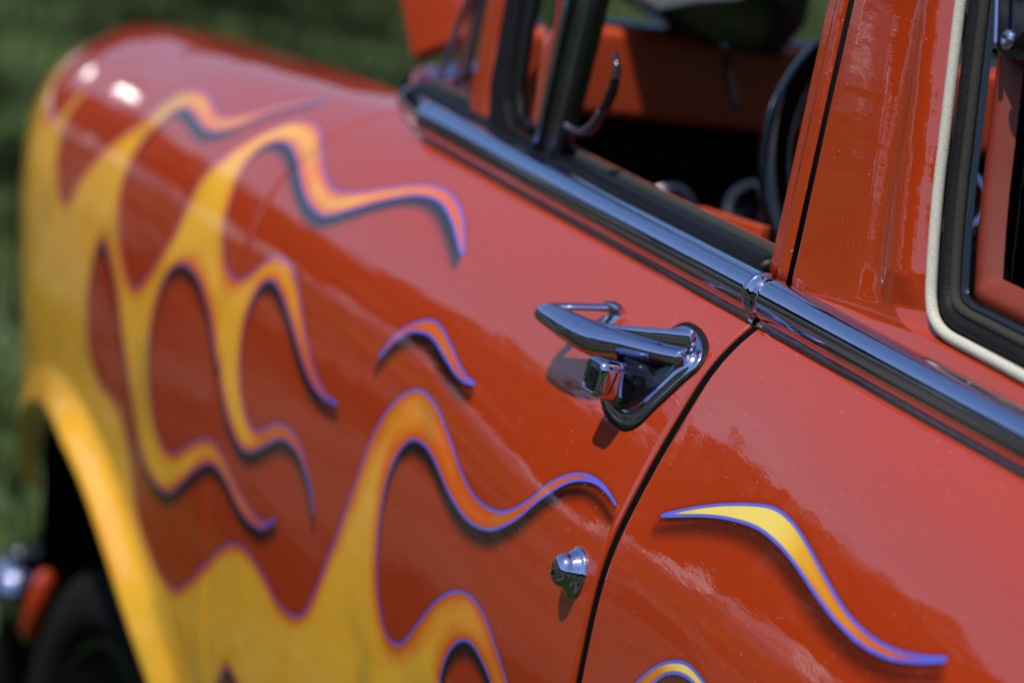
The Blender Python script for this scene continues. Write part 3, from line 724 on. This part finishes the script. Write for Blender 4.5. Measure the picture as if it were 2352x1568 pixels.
hk = tube('vent_latch', [onG(p, o) for p, o in (((1300,288),-.002),((1330,302),.004),((1355,296),.008),((1382,262),.010),((1404,215),.010),((1417,165),.010),((1414,124),.010))], .0052, M['gloss_black'], door, 40, 12, ([0,.1,.4,.8,1],[.7,.7,1.,1.,.55]))
tube('latch_highlight', [onG(p, o) for p, o in (((1330,300),.009),((1352,288),.013),((1376,256),.0145))], .0018, M['chrome'], hk, 16, 8)
ap = prism('windshield_pillar', [(1079,262),(1078,235),(1196,-460),(1268,-460),(1140,80),(1118,250),(1124,285)], -.006, .03, M['paint'], car, .004)
prism('pillar_shoe', [(1064,248),(1085,262),(1124,285),(1150,325),(1230,360),(1275,372),(1290,385),(1180,330),(1100,288)], -.004, .01, M['paint'], door, .002)
def onW(p): return at(p, 1, .735)
prism('windshield_glass', [(1040,200),(1066,215),(1192,-460),(1180,-460)], 0, .004, M['gloss_black'], car, 0, (1, .725))
tube('windshield_trim', [at(p, 1, .73) for p in ((1062,238),(1072,150),(1114,0),(1132,-60),(1212,-460))], .0042, M['chrome'], car, 20, 12)
tube('windshield_trim', [at(p, 1, .72) for p in ((1010,206),(1020,150),(1077,0),(1096,-60),(1196,-460))], .0050, M['chrome'], car, 20, 12)
tube('pillar_base_trim', [at(p, 1, y) for p, y in (((1075,262),.735),((1040,225),.72),((1005,205),.70),((985,185),.68),((998,160),.66))], .0075, M['chrome'], car, 30, 14)

for q_, (p, y_) in enumerate((((1000,232),.712),((1018,262),.735),((985,214),.700))):
    lathe('trim_screw', [(-.004,.006),(.001,.006),(.003,.0045),(.0038,.002),(.004,.0003)], at(p, 1, y_), (-.5,.5,.7), M['chrome'], car, 16)
# ---- raised bonnet panel
def on_bonnet(p):
    r = ray(*p); k_ = .3; t = (.62+k_*1.08-CAM[1]-k_*CAM[2])/(r[1]+k_*r[2]); return CAM+r*t
bc_ = np.array([on_bonnet(p) for p in [(900,-160),(918,0),(945,132),(1062,84),(1075,-160)]])
if np.cross(bc_, np.roll(bc_, -1, axis=0)).sum(0)@(CAM-bc_[0]) < 0: bc_ = bc_[::-1]
slab('raised_bonnet', bc_, .02, M['paint'], car, .006)

# ---- cabin
def box(name, lo, hi, m, parent=car, bev=.01):
    x0, y0, z0 = lo; x1, y1, z1 = hi
    return slab(name, [(x0, y0, z1), (x1, y0, z1), (x1, y1, z1), (x0, y1, z1)], z1-z0, m, parent, bev)
P0 = at((1400, 66), 0, 1.0); ztop = P0[2]
box('dashboard', (1.00, -.72, 1.050), (1.08, .655, ztop), M['interior'], car, .012)
box('dashboard_lower', (1.02, -.72, .62), (1.16, .72, 1.052), M['dark'], car, .01)
box('dash_top_pad', (1.02, -.70, ztop-.002), (1.10, .60, ztop+.004), M['black'], car, .002)
M['pale'] = mat('pale_sheen_metal', (.55, .58, .66), .3, .3)  # sky sheen on the chrome bezels and beads put into a pale base
cl = prism('instrument_hood', [(1455,-40),(1480,8),(1530,42),(1640,105),(1720,122),(1790,135),(1850,60),(1880,-60)], 0, .12, M['gloss_black'], car, .006, (0, .93))
prism('instrument_bezel', [(1452,-30),(1478,10),(1512,32),(1600,14),(1700,8),(1760,-40)], 0, .02, M['pale'], cl, .006, (0, .91))
box('cabin_floor', (-1.2, -.74, .22), (1.3, .74, .25), M['dark'], car, 0)
box('far_door_trim', (-1.2, -.78, .25), (1.2, -.74, 1.03), M['interior'], car, 0)
box('near_door_trim', (-.0, .715, .25), (1.02, .735, 1.045), M['dark'], car, 0)
box('roof', (-1.4, -.70, 1.49), (.75, .755, 1.52), M['paint'], car, .01)
box('front_seat', (-.35, -.70, .45), (.25, .64, .62), M['dark'], car, .05)
sw = []
swc = np.array([.50, .35, 1.06]); wa = np.array([-.86, 0, .5]); wa /= np.linalg.norm(wa); e1 = np.array([0, 1., 0]); e2 = np.cross(wa, e1)
t = np.linspace(0, 2*np.pi, 72, endpoint=False)
pth = swc+.205*(np.cos(t)[:, None]*e1+np.sin(t)[:, None]*e2)
def torus(name, c, a, b, r, r2, m, parent, n=64, k=14):
    nn = np.cross(a, b); V = []
    for i in np.linspace(0, 2*np.pi, n, endpoint=False):
        d = math.cos(i)*a+math.sin(i)*b
        for j in np.linspace(0, 2*np.pi, k, endpoint=False): V.append(c+d*(r+r2*math.cos(j))+nn*r2*math.sin(j))
    return mesh_obj(name, V, grid_faces(n, k, True, True), m, parent)
wheel_ = torus('steering_wheel', swc, e1, e2, .205, .017, M['gloss_black'], car)
lathe('horn_button', [(-.03,.03),(.0,.045),(.012,.04),(.018,.02)], swc, wa, M['chrome'], wheel_)
for a in (20, 160, 270):
    d = math.cos(R(a))*e1+math.sin(R(a))*e2; tube('spoke', [swc+d*.03, swc+d*.2], .008, M['gloss_black'], wheel_, 6, 8)
tube('steering_column', [swc-wa*.02, swc-wa*.6], .03, M['gloss_black'], wheel_, 6, 16)
tube('shift_lever', [at(p, 0, x) for p, x in (((1662,100),.85),((1672,180),.85),((1692,252),.84))], .004, M['gloss_black'], car, 12, 8)
for p, r_ in (((1522, 480), .030), ((1712, 480), .034)):
    c = at(p, 0, .98); g = lathe('gauge', [(0,r_),(.012,r_),(.018,r_*.9),(.014,r_*.78),(.010,r_*.74),(.010,r_*.02)][:6], c, (-1, .1, .1), M['gloss_black'], car, 40)
    torus('gauge_bezel', c+np.array([-.018, 0, 0]), np.array([0, 1., 0]), np.array([0, 0, 1.]), r_, .0035, M['pale'], g, 48, 10)
    bm_ = bmesh.new()
    for q_ in range(26):
        a_ = q_/26*2*math.pi; r0 = bmesh.ops.create_icosphere(bm_, subdivisions=1, radius=.0032)
        bmesh.ops.translate(bm_, verts=r0['verts'], vec=Vector(c+np.array([-.024, math.cos(a_)*r_, math.sin(a_)*r_])))
    me_ = bpy.data.meshes.new('bezel_beads'); bm_.to_mesh(me_); bm_.free(); me_.materials.append(M['pale']); link(bpy.data.objects.new('bezel_beads', me_), g)
prism('kick_panel', [(1590,470),(1750,520),(1735,600),(1600,520)], 0, .01, M['interior'], car, .002, (1, .60))

# ---- wheel well, wheel
def well():
    t = np.linspace(R(-12), R(192), 60); P = []
    xw = AX+(AA+.012)*np.cos(t)
    for y in (np.interp(xw, [1.85, 2.15, 2.4], [.905, .872, .79]), np.full(60, .55)):
        P.append(np.stack([xw, y, AZc+(AB+.012)*np.sin(t)], -1))
    return grid_mesh('wheel_well', np.array(P), M['dark'], fender)
well()
slab('inner_fender', [(1.05,.55,.15),(2.45,.55,.15),(2.45,.55,.60),(1.05,.55,.60)], .01, M['dark'], fender, 0)
wc = np.array([1.80, .74, GZ+.272]); st = R(10); wn = np.array([-math.sin(st), math.cos(st), 0])
wh = bpy.data.objects.new('front_wheel', None); link(wh, car)
lathe('tyre', [(-.10,.17),(-.10,.24),(-.085,.265),(-.04,.272),(.04,.272),(.085,.265),(.10,.24),(.105,.21),(.095,.175),(.08,.17)], wc, wn, M['tyre'], wh, 72)
lathe('rim', [(-.08,.165),(.085,.172),(.088,.16),(.05,.15),(.045,.02)], wc, wn, M['gloss_black'], wh, 64)
lathe('hubcap', [(.04,.13),(.06,.128),(.075,.10),(.082,.05),(.083,.003)], wc, wn, M['chrome'], wh, 48)
print('tris', sum(len(o.data.polygons) for o in bpy.data.objects if o.type == 'MESH'))

# chrome bumper tip and red brake caliper, low at the far front
b0 = at((30, 1330), 0, 2.50)
tube('front_bumper', [b0+np.array([.05, -.5, -.01]), b0+np.array([.06, -.15, 0]), b0+np.array([.03, -.01, 0]), b0+np.array([-.10, .012, 0])], .038, M['chrome'], car, 40, 20)
tube('bumper_guard', [b0+np.array([-.02, -.01, -.22]), b0+np.array([.0, -.01, .0]), b0+np.array([0, -.02, .05])], .03, M['gloss_black'], car, 20, 16)
cp = at((100, 1385), 0, 2.02)
lathe('brake_caliper', [(0,.006),(.01,.015),(.05,.019),(.10,.017),(.12,.006)], cp+np.array([0, 0, .05]), (.2, .1, -1), M['paint'], car, 20)

# the rest of the body, out of sight from here: far flank, cowl, engine bay
P = body(np.linspace(-.95, 2.556, 120), np.linspace(0, .97, 60)); P[..., 1] *= -1
grid_mesh('far_flank', P, M['paint'], car)
box('cowl', (1.09, -.70, .96), (1.36, .66, 1.012), M['paint'], car, .01)
box('engine_bay', (1.40, -.56, .30), (2.40, .52, .82), M['dark'], car, .03)
